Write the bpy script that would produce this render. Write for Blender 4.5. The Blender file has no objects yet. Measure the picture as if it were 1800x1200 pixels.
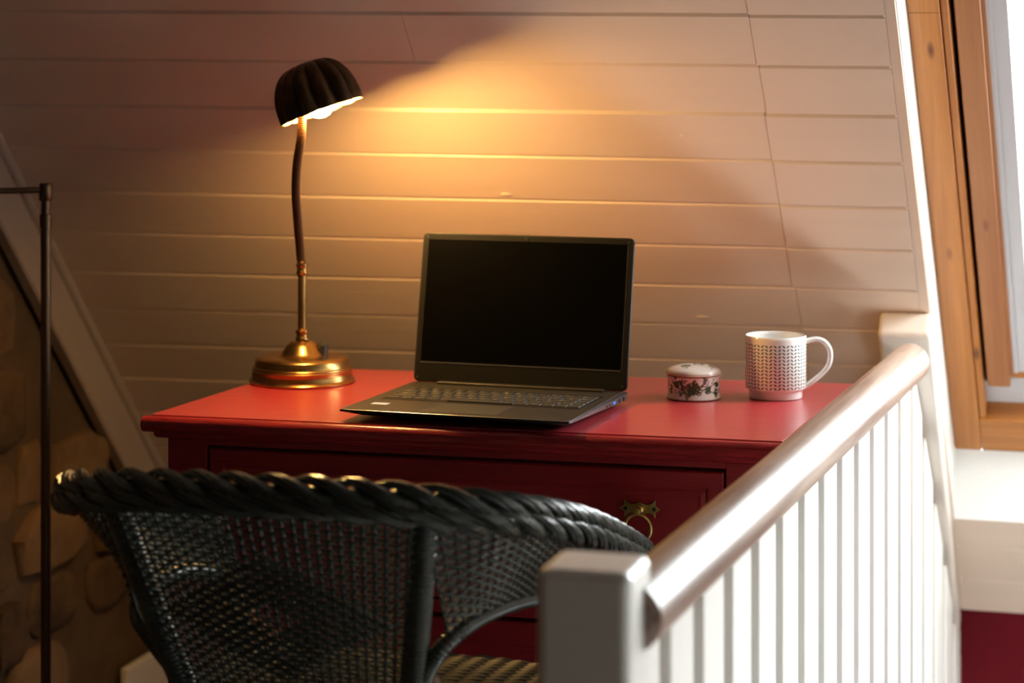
import bpy, math, random
from math import sin, cos, pi, radians, sqrt
from mathutils import Vector, Matrix, noise
random.seed(7)
S = bpy.context.scene
COL = S.collection

# ------------------------------------------------------------------ camera, sky, exposure
PSI = .2738
CAMZ = 1.255
cd = bpy.data.cameras.new('camera'); cam = bpy.data.objects.new('camera', cd); COL.objects.link(cam)
cam.location = (0, 0, CAMZ); cam.rotation_euler = (pi / 2, 0, PSI)
cd.sensor_width = 36; cd.lens = 78.0
cd.shift_y = -(600 - 91) / 1800
cd.clip_start = .05
cd.dof.use_dof = True; cd.dof.focus_distance = 2.88; cd.dof.aperture_fstop = 4.0
S.camera = cam

W = bpy.data.worlds.new('overcast_sky'); S.world = W; W.use_nodes = True
bg = W.node_tree.nodes['Background']
bg.inputs[0].default_value = (.93, .97, 1.0, 1)
bg.inputs[1].default_value = 21.0
S.view_settings.view_transform = 'Standard'
S.view_settings.look = 'None'
S.view_settings.gamma = 1
S.view_settings.use_curve_mapping = False
S.view_settings.exposure = 0.0
S.cycles.use_denoising = True
S.cycles.max_bounces = 10
S.cycles.sample_clamp_indirect = 6.0
LAMP_STRENGTH = 1010.0

# ------------------------------------------------------------------ helpers
class MB:
    """collects vertices and faces; build() links them as one mesh object"""
    def __init__(s): s.v = []; s.f = []; s.m = []
    def add(s, vs, fs, mi=0):
        b = len(s.v); s.v += [tuple(p) for p in vs]
        s.f += [tuple(b + i for i in f) for f in fs]; s.m += [mi] * len(fs)
    def hexa(s, p, mi=0):   # 8 points: bottom ring 0-3, top ring 4-7
        s.add(p, [(3, 2, 1, 0), (4, 5, 6, 7), (0, 1, 5, 4), (1, 2, 6, 5), (2, 3, 7, 6), (3, 0, 4, 7)], mi)
    def box(s, x0, x1, y0, y1, z0, z1, mp=None, mi=0):
        p = [(x0, y0, z0), (x1, y0, z0), (x1, y1, z0), (x0, y1, z0), (x0, y0, z1), (x1, y0, z1), (x1, y1, z1), (x0, y1, z1)]
        s.hexa([mp(*q) for q in p] if mp else p, mi)
    def loft(s, rings, closed=True, caps=True, mi=0):
        n = len(rings[0]); vs = [q for r in rings for q in r]; fs = []
        for i in range(len(rings) - 1):
            for j in range(n if closed else n - 1):
                k = (j + 1) % n
                fs.append((i * n + j, i * n + k, (i + 1) * n + k, (i + 1) * n + j))
        if caps and closed:
            fs.append(tuple(range(n - 1, -1, -1))); fs.append(tuple((len(rings) - 1) * n + j for j in range(n)))
        s.add(vs, fs, mi)
    def tube(s, path, r, n=8, caps=True, mi=0, flat=1.0, up=None):
        pts = [Vector(p) for p in path]; rings = []; N = len(pts); prev = None
        for i, p in enumerate(pts):
            t = (pts[min(i + 1, N - 1)] - pts[max(i - 1, 0)]).normalized()
            if prev is None:
                a = Vector(up) if up else (Vector((0, 0, 1)) if abs(t.z) < .9 else Vector((1, 0, 0)))
            else: a = prev
            u = (a - t * a.dot(t)).normalized(); w = t.cross(u); prev = u
            rr = r(i / (N - 1)) if callable(r) else (r[i] if isinstance(r, (list, tuple)) else r)
            rings.append([p + u * (rr * flat * cos(2 * pi * k / n)) + w * (rr * sin(2 * pi * k / n)) for k in range(n)])
        s.loft(rings, True, caps, mi)
    def lathe(s, prof, o=(0, 0, 0), n=40, mi=0, frame=None, cap0=True, cap1=True):
        o = Vector(o); X, Y, Z = frame or (Vector((1, 0, 0)), Vector((0, 1, 0)), Vector((0, 0, 1)))
        rings = [[o + X * (r * cos(2 * pi * k / n)) + Y * (r * sin(2 * pi * k / n)) + Z * z for k in range(n)] for r, z in prof]
        b = len(s.f); s.loft(rings, True, False, mi)
        nn = len(prof) * n; base = len(s.v) - nn
        if cap0: s.f.append(tuple(base + k for k in range(n - 1, -1, -1))); s.m.append(mi)
        if cap1: s.f.append(tuple(base + nn - n + k for k in range(n))); s.m.append(mi)
    def prism(s, poly, fn, d0, d1, mi=0):
        n = len(poly)
        vs = [fn(a, b, d0) for a, b in poly] + [fn(a, b, d1) for a, b in poly]
        fs = [tuple(range(n - 1, -1, -1)), tuple(range(n, 2 * n))] + [(i, (i + 1) % n, n + (i + 1) % n, n + i) for i in range(n)]
        s.add(vs, fs, mi)
    def sphere(s, c, r, n=16, m=10, mi=0, sc=(1, 1, 1)):
        c = Vector(c)
        s.lathe([(max(1e-5, r * sin(pi * i / m)) * sc[0], -r * cos(pi * i / m) * sc[2]) for i in range(m + 1)], c, n, mi)
    def build(s, name, mats, parent=None, smooth=False, bevel=0, seg=2, angle=40):
        me = bpy.data.meshes.new(name); me.from_pydata(s.v, [], s.f)
        import bmesh
        bm = bmesh.new(); bm.from_mesh(me); bmesh.ops.recalc_face_normals(bm, faces=bm.faces); bm.to_mesh(me); bm.free()
        mats = mats if isinstance(mats, (list, tuple)) else [mats]
        for m in mats: me.materials.append(m)
        for p, i in zip(me.polygons, s.m): p.material_index = i
        o = bpy.data.objects.new(name, me); COL.objects.link(o)
        if parent: o.parent = parent
        if bevel:
            b = o.modifiers.new('bevel', 'BEVEL'); b.width = bevel; b.segments = seg; b.limit_method = 'ANGLE'; b.angle_limit = radians(35)
        if smooth or bevel:
            for p in me.polygons: p.use_smooth = True
            sa = me.attributes.new('sharp_edge', 'BOOLEAN', 'EDGE') if not me.attributes.get('sharp_edge') else me.attributes['sharp_edge']
            fn = {}
            for p in me.polygons:
                for k in p.edge_keys: fn.setdefault(k, []).append(p.normal)
            ca = cos(radians(angle))
            vals = [(len(fn.get(tuple(e.key), [])) == 2 and fn[tuple(e.key)][0].dot(fn[tuple(e.key)][1]) < ca) for e in me.edges]
            if bevel: vals = [False] * len(vals)
            sa.data.foreach_set('value', vals)
            if bevel:
                o.modifiers['bevel'].harden_normals = True
        return o

def tag(o, label, cat=None, kind=None, group=None):
    if label: o['label'] = label
    if cat: o['category'] = cat
    if kind: o['kind'] = kind
    if group: o['group'] = group
    return o

def thing(name, label, cat, kind=None):
    o = bpy.data.objects.new(name, None); COL.objects.link(o); o.empty_display_size = .05
    return tag(o, label, cat, kind)

def catmull(pts, n):
    P = [Vector(p) for p in pts]; P = [P[0] * 2 - P[1]] + P + [P[-1] * 2 - P[-2]]; out = []
    for i in range(1, len(P) - 2):
        for k in range(n):
            t = k / n; a, b, c, d = P[i - 1:i + 3]
            out.append(.5 * ((2 * b) + (c - a) * t + (2 * a - 5 * b + 4 * c - d) * t * t + (3 * b - a - 3 * c + d) * t ** 3))
    out.append(P[-2]); return out

def resample(pts, n):
    L = [0]
    for a, b in zip(pts, pts[1:]): L.append(L[-1] + (b - a).length)
    out = []; j = 0
    for i in range(n):
        q = L[-1] * i / (n - 1)
        while j < len(L) - 2 and L[j + 1] < q: j += 1
        f = (q - L[j]) / max(1e-9, L[j + 1] - L[j]); out.append(pts[j].lerp(pts[j + 1], min(1, f)))
    return out, L[-1]

# ------------------------------------------------------------------ materials
def mat(name, col, rough=.5, metal=0, spec=.5, coat=0, crough=.12, bump=0, bscale=60, var=0, vscale=6, stretch=None):
    m = bpy.data.materials.new(name); m.use_nodes = True; nt = m.node_tree; b = nt.nodes['Principled BSDF']
    b.inputs['Base Color'].default_value = (*col, 1); b.inputs['Roughness'].default_value = rough
    b.inputs['Metallic'].default_value = metal; b.inputs['Specular IOR Level'].default_value = spec
    b.inputs['Coat Weight'].default_value = coat; b.inputs['Coat Roughness'].default_value = crough
    tc = nt.nodes.new('ShaderNodeTexCoord'); src = tc.outputs['Object']
    if stretch:
        mp = nt.nodes.new('ShaderNodeMapping'); mp.inputs['Scale'].default_value = stretch
        nt.links.new(src, mp.inputs[0]); src = mp.outputs[0]
    if var:
        n = nt.nodes.new('ShaderNodeTexNoise'); n.inputs['Scale'].default_value = vscale; n.inputs['Detail'].default_value = 5
        nt.links.new(src, n.inputs['Vector'])
        r = nt.nodes.new('ShaderNodeValToRGB'); r.color_ramp.elements[0].position = .3; r.color_ramp.elements[1].position = .72
        r.color_ramp.elements[0].color = (*[c * (1 - var) for c in col], 1); r.color_ramp.elements[1].color = (*[min(1, c * (1 + var)) for c in col], 1)
        nt.links.new(n.outputs[0], r.inputs[0]); nt.links.new(r.outputs[0], b.inputs['Base Color'])
    if bump:
        n = nt.nodes.new('ShaderNodeTexNoise'); n.inputs['Scale'].default_value = bscale; n.inputs['Detail'].default_value = 4
        nt.links.new(src, n.inputs['Vector'])
        bp = nt.nodes.new('ShaderNodeBump'); bp.inputs['Strength'].default_value = bump; bp.inputs['Distance'].default_value = .002
        nt.links.new(n.outputs[0], bp.inputs['Height']); nt.links.new(bp.outputs[0], b.inputs['Normal'])
    return m

def wood(name, dirs, c0, c1, knot, rough=.4, scale=1.0, knots=True, coat=.2, bump=.25):
    """grain runs along dirs[0]; rings vary across dirs[1] and dirs[2]"""
    m = bpy.data.materials.new(name); m.use_nodes = True; nt = m.node_tree; N = nt.nodes; Lk = nt.links.new
    b = N['Principled BSDF']; b.inputs['Roughness'].default_value = rough; b.inputs['Coat Weight'].default_value = coat; b.inputs['Coat Roughness'].default_value = .25
    tc = N.new('ShaderNodeTexCoord'); cb = N.new('ShaderNodeCombineXYZ')
    for i, d in enumerate(dirs):
        v = N.new('ShaderNodeVectorMath'); v.operation = 'DOT_PRODUCT'; v.inputs[1].default_value = d
        Lk(tc.outputs['Object'], v.inputs[0]); Lk(v.outputs['Value'], cb.inputs[i])
    mp = N.new('ShaderNodeMapping'); mp.inputs['Scale'].default_value = (2.2 * scale, 42 * scale, 42 * scale); Lk(cb.outputs[0], mp.inputs[0])
    n1 = N.new('ShaderNodeTexNoise'); n1.inputs['Scale'].default_value = 1.0; n1.inputs['Detail'].default_value = 4; n1.inputs['Distortion'].default_value = .6
    Lk(mp.outputs[0], n1.inputs['Vector'])
    mp2 = N.new('ShaderNodeMapping'); mp2.inputs['Scale'].default_value = (8 * scale, 300 * scale, 300 * scale); Lk(cb.outputs[0], mp2.inputs[0])
    n2 = N.new('ShaderNodeTexNoise'); n2.inputs['Scale'].default_value = 1.0; n2.inputs['Detail'].default_value = 3; Lk(mp2.outputs[0], n2.inputs['Vector'])
    mx = N.new('ShaderNodeMath'); mx.operation = 'MULTIPLY_ADD'; mx.inputs[1].default_value = .35; Lk(n2.outputs[0], mx.inputs[0]); Lk(n1.outputs[0], mx.inputs[2])
    r = N.new('ShaderNodeValToRGB'); r.color_ramp.elements[0].position = .45; r.color_ramp.elements[1].position = .85
    r.color_ramp.elements[0].color = (*c0, 1); r.color_ramp.elements[1].color = (*c1, 1); Lk(mx.outputs[0], r.inputs[0])
    out = r.outputs[0]
    if knots:
        mp3 = N.new('ShaderNodeMapping'); mp3.inputs['Scale'].default_value = (5.2, 17, 17); Lk(cb.outputs[0], mp3.inputs[0])
        vo = N.new('ShaderNodeTexVoronoi'); vo.inputs['Scale'].default_value = 1.0; vo.inputs['Randomness'].default_value = 1.0; Lk(mp3.outputs[0], vo.inputs['Vector'])
        kr = N.new('ShaderNodeValToRGB'); kr.color_ramp.elements[0].position = .05; kr.color_ramp.elements[1].position = .12
        kr.color_ramp.elements[0].color = (1, 1, 1, 1); kr.color_ramp.elements[1].color = (0, 0, 0, 1); Lk(vo.outputs['Distance'], kr.inputs[0])
        mix = N.new('ShaderNodeMix'); mix.data_type = 'RGBA'; Lk(kr.outputs[0], mix.inputs['Factor']); Lk(out, mix.inputs['A']); mix.inputs['B'].default_value = (*knot, 1)
        out = mix.outputs['Result']
    Lk(out, b.inputs['Base Color'])
    bp = N.new('ShaderNodeBump'); bp.inputs['Strength'].default_value = bump; bp.inputs['Distance'].default_value = .001
    Lk(mx.outputs[0], bp.inputs['Height']); Lk(bp.outputs[0], b.inputs['Normal'])
    return m

AL = radians(46); SA, CA = sin(AL), cos(AL)
DOWN = (0, CA, -SA); NIN = (0, SA, CA)      # down the slope; out through the roof

M = {}
M['clad'] = mat('painted_cladding', (.76, .60, .485), .42, var=.05, vscale=3, bump=.35, bscale=30, stretch=(.25, 3, 3))
M['white'] = mat('white_gloss_paint', (.86, .84, .81), .30, bump=.12, bscale=40)
M['plaster'] = mat('white_plaster', (.82, .80, .77), .7, bump=.2)
M['dark_gap'] = mat('dark_void', (.02, .017, .015), .9)
M['beam'] = mat('dark_stained_boarding', (.09, .05, .027), .6, var=.3, vscale=4)
M['red_wall'] = mat('deep_red_wall_paint', (.115, .004, .009), .8, spec=.15, bump=.15, var=.1)
M['floor'] = wood('floorboards', ((0, 1, 0), (1, 0, 0), (0, 0, 1)), (.060, .030, .014), (.11, .06, .03), (.03, .012, .006), .45, .6)
M['pine'] = wood('varnished_pine', (DOWN, (1, 0, 0), NIN), (.33, .108, .019), (.50, .192, .040), (.14, .04, .012), .38, .8)
M['pine_x'] = wood('varnished_pine_across', ((1, 0, 0), DOWN, NIN), (.33, .108, .019), (.50, .192, .040), (.14, .04, .012), .38, .8)
M['pine_dark'] = wood('shaded_pine', (DOWN, (1, 0, 0), NIN), (.30, .105, .035), (.42, .17, .06), (.12, .04, .015), .4, .8)  # pine toned down: the shade on the sash is put into the colour
M['pine_shaded_x'] = wood('shaded_pine_across', ((1, 0, 0), DOWN, NIN), (.30, .105, .035), (.42, .17, .06), (.12, .04, .015), .4, .8)
RDIR = Vector((.0485, .9988, 0)).normalized()
M['rail'] = wood('pale_handrail_pine', (tuple(RDIR), (RDIR.y, -RDIR.x, 0), (0, 0, 1)), (.13, .062, .042), (.40, .285, .225), (.17, .07, .045), .38, .9, True, .15)
M['brass'] = mat('aged_brass', (.40, .235, .075), .26, 1.0, var=.35, vscale=14)
M['brass_dull'] = mat('dull_brass', (.55, .42, .15), .40, 1.0, var=.3, vscale=60)
M['bronze'] = mat('dark_bronze', (.10, .055, .024), .34, .85, var=.6, vscale=22)
M['bronze_neck'] = mat('brown_flexible_neck', (.07, .036, .017), .42, .7)
M['shade_in'] = mat('shade_lining', (.42, .27, .11), .35, .6)
M['steel_dark'] = mat('dark_lamp_metal', (.14, .105, .075), .34, 1.0)
M['lap_body'] = mat('graphite_laptop_shell', (.034, .031, .028), .42, .35, bump=.1, bscale=900)
M['lap_edge'] = mat('silver_grey_edge', (.22, .215, .23), .3, .8)
M['lap_under'] = mat('black_underside', (.008, .008, .008), .6)
M['bezel'] = mat('black_bezel', (.006, .0055, .005), .5, spec=.2)
M['screen'] = mat('dark_screen', (.0012, .0012, .0012), .30, spec=.10)
M['key'] = mat('black_keycap', (.035, .032, .028), .45)
M['legend'] = mat('pale_legend', (.62, .58, .50), .5)
M['blue'] = mat('blue_port', (.04, .22, .75), .4)
M['sticker'] = mat('pale_blue_sticker', (.42, .50, .68), .35)
M['gold'] = mat('gilt_line', (.42, .19, .07), .3, .3)
M['toggle'] = mat('black_toggle', (.01, .01, .01), .4)
M['chair'] = mat('green_black_wicker_paint', (.031, .044, .041), .27, spec=.8, var=.35, vscale=30)
M['seatm'] = mat('wicker_seat', (.022, .018, .009), .30, spec=.8, var=.4, vscale=30)
M['white_shaded'] = mat('shaded_white_gloss_paint', (.70, .62, .55), .32, bump=.12, bscale=40)  # white gloss toned to beige, standing in for dimmer light on the slope board
M['dim'] = mat('shaded_cream_paint', (.42, .33, .26), .5)  # paint darkened so the gable trim's shade sits in its colour
M['alu'] = mat('white_grey_sash_lining', (.58, .56, .58), .45)

def painted_red():
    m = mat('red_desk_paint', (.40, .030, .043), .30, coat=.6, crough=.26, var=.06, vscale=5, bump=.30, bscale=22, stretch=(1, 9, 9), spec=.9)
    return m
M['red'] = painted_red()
M['red_shaded'] = mat('red_desk_paint_shaded', (.25, .013, .019), .42, var=.08, vscale=5, bump=.35, bscale=22, stretch=(1, 9, 9), spec=.35)  # desk red darkened: shade on the chest body is painted in
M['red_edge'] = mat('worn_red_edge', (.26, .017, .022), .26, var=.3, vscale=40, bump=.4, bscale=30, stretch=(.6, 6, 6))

def mat_glass():
    m = bpy.data.materials.new('window_glass'); m.use_nodes = True; nt = m.node_tree
    nt.nodes.remove(nt.nodes['Principled BSDF'])
    t = nt.nodes.new('ShaderNodeBsdfTransparent'); g = nt.nodes.new('ShaderNodeBsdfGlossy'); g.inputs['Roughness'].default_value = .02
    t.inputs[0].default_value = (.95, .97, .96, 1)
    mx = nt.nodes.new('ShaderNodeMixShader'); mx.inputs[0].default_value = .06
    nt.links.new(t.outputs[0], mx.inputs[1]); nt.links.new(g.outputs[0], mx.inputs[2])
    nt.links.new(mx.outputs[0], nt.nodes['Material Output'].inputs[0]); return m
M['glass'] = mat_glass()

def mat_emit(name, col, st):
    m = bpy.data.materials.new(name); m.use_nodes = True; nt = m.node_tree; b = nt.nodes['Principled BSDF']
    b.inputs['Base Color'].default_value = (*col, 1); b.inputs['Emission Color'].default_value = (*col, 1); b.inputs['Emission Strength'].default_value = st
    return m
M['bulb'] = mat_emit('warm_bulb', (1.0, .59, .18), LAMP_STRENGTH)

def mat_stone(name, c0, c1):
    m = mat(name, c0, .9, bump=.9, bscale=25, var=.0)
    nt = m.node_tree; b = nt.nodes['Principled BSDF']; tc = nt.nodes.new('ShaderNodeTexCoord')
    n = nt.nodes.new('ShaderNodeTexNoise'); n.inputs['Scale'].default_value = 9; n.inputs['Detail'].default_value = 6; n.inputs['Roughness'].default_value = .65
    nt.links.new(tc.outputs['Object'], n.inputs['Vector'])
    oi = nt.nodes.new('ShaderNodeObjectInfo'); ad = nt.nodes.new('ShaderNodeMath'); ad.operation = 'MULTIPLY_ADD'; ad.inputs[1].default_value = .5
    nt.links.new(oi.outputs['Random'], ad.inputs[0]); nt.links.new(n.outputs[0], ad.inputs[2])
    r = nt.nodes.new('ShaderNodeValToRGB'); r.color_ramp.elements[0].position = .45; r.color_ramp.elements[1].position = 1.0
    r.color_ramp.elements[0].color = (*c0, 1); r.color_ramp.elements[1].color = (*c1, 1)
    nt.links.new(ad.outputs[0], r.inputs[0]); nt.links.new(r.outputs[0], b.inputs['Base Color']); return m
M['stone'] = mat_stone('rubble_stone', (.045, .022, .010), (.22, .125, .055))
M['mortar'] = mat_stone('lime_mortar', (.08, .045, .02), (.16, .095, .048))

# ------------------------------------------------------------------ room shell
XL, XRV, XE = -1.81, -.307, .95       # gable wall, reveal of the roof window, right wall
FZ = -.02
def sl(X, t, off=0.0):
    """point on the roof slope: t metres down from z=.76, off metres proud of it into the room"""
    return (X, 3.6 + t * CA - off * SA, .76 - t * SA - off * CA)
def sw(X, t, off=0.0):
    return sl(X + .0109 * (t + .19), t, off)      # the window edge runs very slightly off square
T_KNEE = .728
T_RIDGE = -3.42
yR, zR = sl(0, T_RIDGE)[1], sl(0, T_RIDGE)[2]
def op(X, t, off=0.0):
    """the opposite slope, mirrored about the ridge"""
    p = sl(X, t, off); return (p[0], 2 * yR - p[1], p[2])

fl = thing('floor', 'landing floor of broad brown boards under the red chest', 'floor', 'structure')
for i in range(12):
    x0 = XL + i * .1255; b = MB(); b.box(x0 + .001, x0 + .1245, -1.6, 4.2, FZ - .03, FZ)
    b.build('floorboard', M['floor'], fl, bevel=.002, seg=1)
lf = MB(); lf.box(XL - .1, XE + .1, -1.7, 5.2, -1.6, -1.5)
tag(lf.build('floor', M['floor']), 'lower floor at the foot of the stairwell', 'floor', 'structure')
b = MB(); b.box(-.304, -.29, -1.6, 4.17, -1.5, FZ)
tag(b.build('trim_5', M['white']), 'white fascia board below the landing edge in the stairwell', 'trim', 'structure')

# sloped ceiling: cladding boards, one object each
TL = [-.7790, -.6763, -.5729, -.4740, -.3696, -.2665, -.1627, -.0644, .0361, .1321]     # measured board joints, left end
TR = [-.7599, -.6617, -.5633, -.4644, -.3676, -.2720, -.1780, -.0801, .0100, .1061]     # right end
for k in range(6): TL.append(TL[-1] + .1008); TR.append(TR[-1] + .1022)
for k in range(26): TL.insert(0, TL[0] - .1015); TR.insert(0, TR[0] - .098)
ce = thing('ceiling', 'sloping ceiling of pale painted boards behind the red chest', 'ceiling', 'structure')
def tt(i, X): return TL[i] + (TR[i] - TL[i]) * (X - XL) / (-.32 - XL)
def plank(i, xa, xb, da=0, db=0, off=0):
    prof = []
    for X, d in ((xa, da), (xb, db)):
        t0, t1 = tt(i, X) + d, tt(i + 1, X) + d
        t0 = max(t0, T_RIDGE); t1 = min(t1, T_KNEE)
        if t1 - t0 < .01: return
        q = [(t0, -.0065), (t0 + .0065, off), (t1 - .0006, off), (t1 + .0004, off - .0012), (t1 + .0004, -.02), (t0, -.02)]
        prof.append([(sw if X > -.4 else sl)(X, t, o) for t, o in q])
    m = MB(); m.loft(prof); m.build('plank', M['clad'], ce)
JX = -.517
for i in range(len(TL) - 1):
    jx = JX + random.uniform(-.004, .004)
    if TL[i] < -.95:
        plank(i, XL - .02, -.32); continue
    cuts = [XL - .02, jx, -.324]
    if i == 26: cuts = [XL - .02, -1.03, jx, -.324]
    for a, c in zip(cuts, cuts[1:]):
        last = c > -.4
        plank(i, a + .0004, c - .0004, .0012 if last else 0, .0012 if last else 0, random.uniform(-.0006, .0008) + (.0010 if last else 0))
for X, t, w_ in ((-.947, -.378, .011), (-.673, -.092, .014), (-.649, -.515, .004)):
    m = MB(); c = Vector(sl(X, t, .0)); m.lathe([(w_, -.0005), (w_ * .8, .0011), (w_ * .3, .0018), (.0003, .0019)], c, 14, frame=(Vector((1, 0, 0)), Vector(DOWN) * .42, -Vector(NIN)))
    m.build('paint_drip', M['clad'], ce, smooth=True)
# the slope right of the balustrade: boards under and above the roof window, plain board beyond
WB, WT, WX1 = .4365, -.95, .90
for i in range(len(TL) - 1):
    t0, t1 = TR[i], TR[i + 1]
    if t1 > WB:
        t0 = max(t0, WB); t1 = min(t1, T_KNEE)
        if t1 - t0 < .01: continue
        m = MB(); q = [(t0, -.006), (t0 + .0065, 0), (t1 - .0006, 0), (t1, -.0012), (t1, -.02), (t0, -.02)]
        if t0 == WB: q[0] = (t0, 0)
        m.loft([[sl(X, t, o) for t, o in q] for X in (XRV + .002, XE)]); m.build('plank', M['clad'], ce)
m = MB(); m.hexa([sl(X, t, o) for o in (-.02, 0) for X, t in ((XRV, T_RIDGE), (XE, T_RIDGE), (XE, WT), (XRV, WT))])
m.hexa([sl(X, t, o) for o in (-.02, 0) for X, t in ((WX1, WT), (XE, WT), (XE, WB), (WX1, WB))])
m.build('boarding', M['clad'], ce)
# roof deck behind the boards, open at the window
m = MB()
for xa, xb, ta, tb in ((XL - .1, XRV - .02, T_RIDGE - .1, T_KNEE + .1), (XRV - .02, XE + .1, T_RIDGE - .1, WT - .02), (WX1 + .02, XE + .1, WT - .02, WB), (XRV - .02, XE + .1, WB + .01, T_KNEE + .1)):
    m.hexa([sl(X, t, o) for o in (-.06, -.021) for X, t in ((xa, ta), (xb, ta), (xb, tb), (xa, tb))])
m.build('roof_deck', M['dark_gap'], ce)

# opposite slope (behind the camera)
m = MB(); m.hexa([op(X, t, o) for o in (-.06, 0) for X, t in ((XL - .1, T_RIDGE - .1), (XE + .1, T_RIDGE - .1), (XE + .1, .9), (XL - .1, .9))])
tag(m.build('ceiling', M['beam']), 'opposite sloping ceiling behind the camera', 'ceiling', 'structure')

# knee walls, end walls
YK, ZK = sl(0, T_KNEE)[1], sl(0, T_KNEE)[2]
m = MB(); m.box(XL - .1, XE + .1, YK, YK + .1, -1.6, ZK + .03)
tag(m.build('wall_back', M['red_wall']), 'deep red knee wall below the sloping boards', 'wall', 'structure')
m = MB(); m.box(XL - .1, XE + .1, -1.75, -1.62, -1.6, 1.6)
tag(m.build('wall_front', M['beam']), 'dark boarded end wall behind the camera', 'wall', 'structure')
GY0, GY1, GZ0, GZ1 = 1.6, 3.0, -.66, -.23      # unseen side window, added to light the slats and boards
def sidewall(poly):
    m.prism(poly, lambda a, c, d: (XE + d, a, c), 0, .1)
zs = lambda Y: .76 + (3.6 - Y) * SA / CA
m = MB()
sidewall([(-1.75, -1.6), (GY0, -1.6), (GY0, zs(GY0)), (yR, zR), (2 * yR - 3.6, .76), (-1.75, .3)])
sidewall([(GY0, -1.6), (GY1, -1.6), (GY1, GZ0), (GY0, GZ0)])
sidewall([(GY0, GZ1), (GY1, GZ1), (GY1, zs(GY1)), (GY0, zs(GY0))])
sidewall([(GY1, -1.6), (YK + .05, -1.6), (YK + .05, ZK), (GY1, zs(GY1))])
tag(m.build('wall_right', M['plaster']), 'white wall on the far side of the stairwell', 'wall', 'structure')

w2 = thing('added_window', 'added unseen side window low in the stairwell, lighting the slats and boards', 'window', 'structure')
gt = GZ1
m = MB()
for q in ((GY0, GY0 + .04, GZ0, gt), (GY1 - .04, GY1, GZ0, gt), (GY0 + .04, GY1 - .04, GZ0, GZ0 + .04), (GY0 + .04, GY1 - .04, gt - .04, gt)):
    m.box(XE + .03, XE + .08, *q)
m.build('added_window_frame', M['white'], w2)
m = MB(); m.box(XE + .053, XE + .057, GY0 + .04, GY1 - .04, GZ0 + .04, gt - .04); m.build('pane', M['glass'], w2)

# gable wall: rubble stones in mortar
wl = thing('wall_left', 'rough rubble stone gable wall behind the floor lamp', 'wall', 'structure')
m = MB(); m.box(XL - .15, XL - .012, -1.7, 5.0, -1.6, zR + .2); m.build('mortar_bed', M['mortar'], wl)
rs = random.Random(11)
z = FZ; cnt = 0
while z < 1.75:
    h = rs.uniform(.09, .17); y = 1.9 + rs.uniform(0, .1)
    while y < 4.2:
        w = rs.uniform(.10, .32)
        yc, zc = y + w / 2, z + h / 2 + rs.uniform(-.012, .012)
        lim = .76 + (3.6 - (y + w)) * SA / CA - .02
        if zc + h / 2 < lim and not (y + w > 3.74 and zc - h / 2 < .13):
            n = 11; out = []
            for k in range(n):
                a = 2 * pi * k / n + rs.uniform(-.15, .15); sq = 1 / max(abs(cos(a)), abs(sin(a))) ** .85
                r = rs.uniform(.90, 1.04)
                out.append((yc + cos(a) * sq * w / 2 * r * .92, zc + sin(a) * sq * h / 2 * r * .92))
            d = rs.uniform(.004, .030)
            rings = []
            for sc, dd in ((1, -.02), (1, d * .3), (.95, d * .85), (.72, d + rs.uniform(-.003, .004))):
                rings.append([(XL - .012 + dd + rs.uniform(-.004, .004), yc + (a - yc) * sc, zc + (c - zc) * sc) for a, c in out])
            s = MB(); s.loft(rings); s.build('stone', M['stone'], wl, smooth=True, angle=60); cnt += 1
        y += w + rs.uniform(-.006, .008)
    z += h + rs.uniform(-.010, .002)

# trims along the slope
XT = XL + .022
m = MB()
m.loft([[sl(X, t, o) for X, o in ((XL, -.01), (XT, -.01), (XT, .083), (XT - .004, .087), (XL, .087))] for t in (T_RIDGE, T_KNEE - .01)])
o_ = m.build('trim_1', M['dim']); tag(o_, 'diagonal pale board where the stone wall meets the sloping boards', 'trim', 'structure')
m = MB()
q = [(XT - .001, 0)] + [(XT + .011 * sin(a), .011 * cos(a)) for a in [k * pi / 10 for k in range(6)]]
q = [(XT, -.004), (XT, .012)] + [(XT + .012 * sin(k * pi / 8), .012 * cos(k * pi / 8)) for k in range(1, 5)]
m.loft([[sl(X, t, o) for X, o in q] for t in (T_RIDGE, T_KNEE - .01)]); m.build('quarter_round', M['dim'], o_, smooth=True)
m = MB(); m.loft([[sw(X, t, o) for X, o in ((-.3236, -.02), (-.3236, .0005), (-.3095, .0015), (-.3075, -.001), (-.3075, -.02))] for t in (T_RIDGE, T_KNEE - .02)])
tag(m.build('trim_2', M['clad']), 'narrow pale strip at the right end of the boards beside the roof window', 'trim', 'structure')
m = MB(); m.hexa([sl(X, t, o) for o in (.002, .05) for X, t in ((-.386, -.126), (-.3045, -.126), (-.3045, .735), (-.386, .735))])
tag(m.build('trim_3', M['white_shaded'], bevel=.008, seg=3), 'white rounded board running down the slope where the handrail ends', 'trim', 'structure')
p0 = sl(0, .735, .05)
m = MB(); m.box(-.383, -.3055, p0[1] + .004, YK - .001, -1.5, p0[2] + .012)
tag(m.build('trim_4', M['white_shaded'], bevel=.004), 'white upright post under the sloping trim board, beside the red wall', 'trim', 'structure')
m = MB(); m.box(XL, XL + .016, 3.76, YK, FZ, .114)
tag(m.build('baseboard_left', M['white'], bevel=.004), 'short pale skirting board on the stone wall behind the wicker chair', 'baseboard', 'structure')

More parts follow.
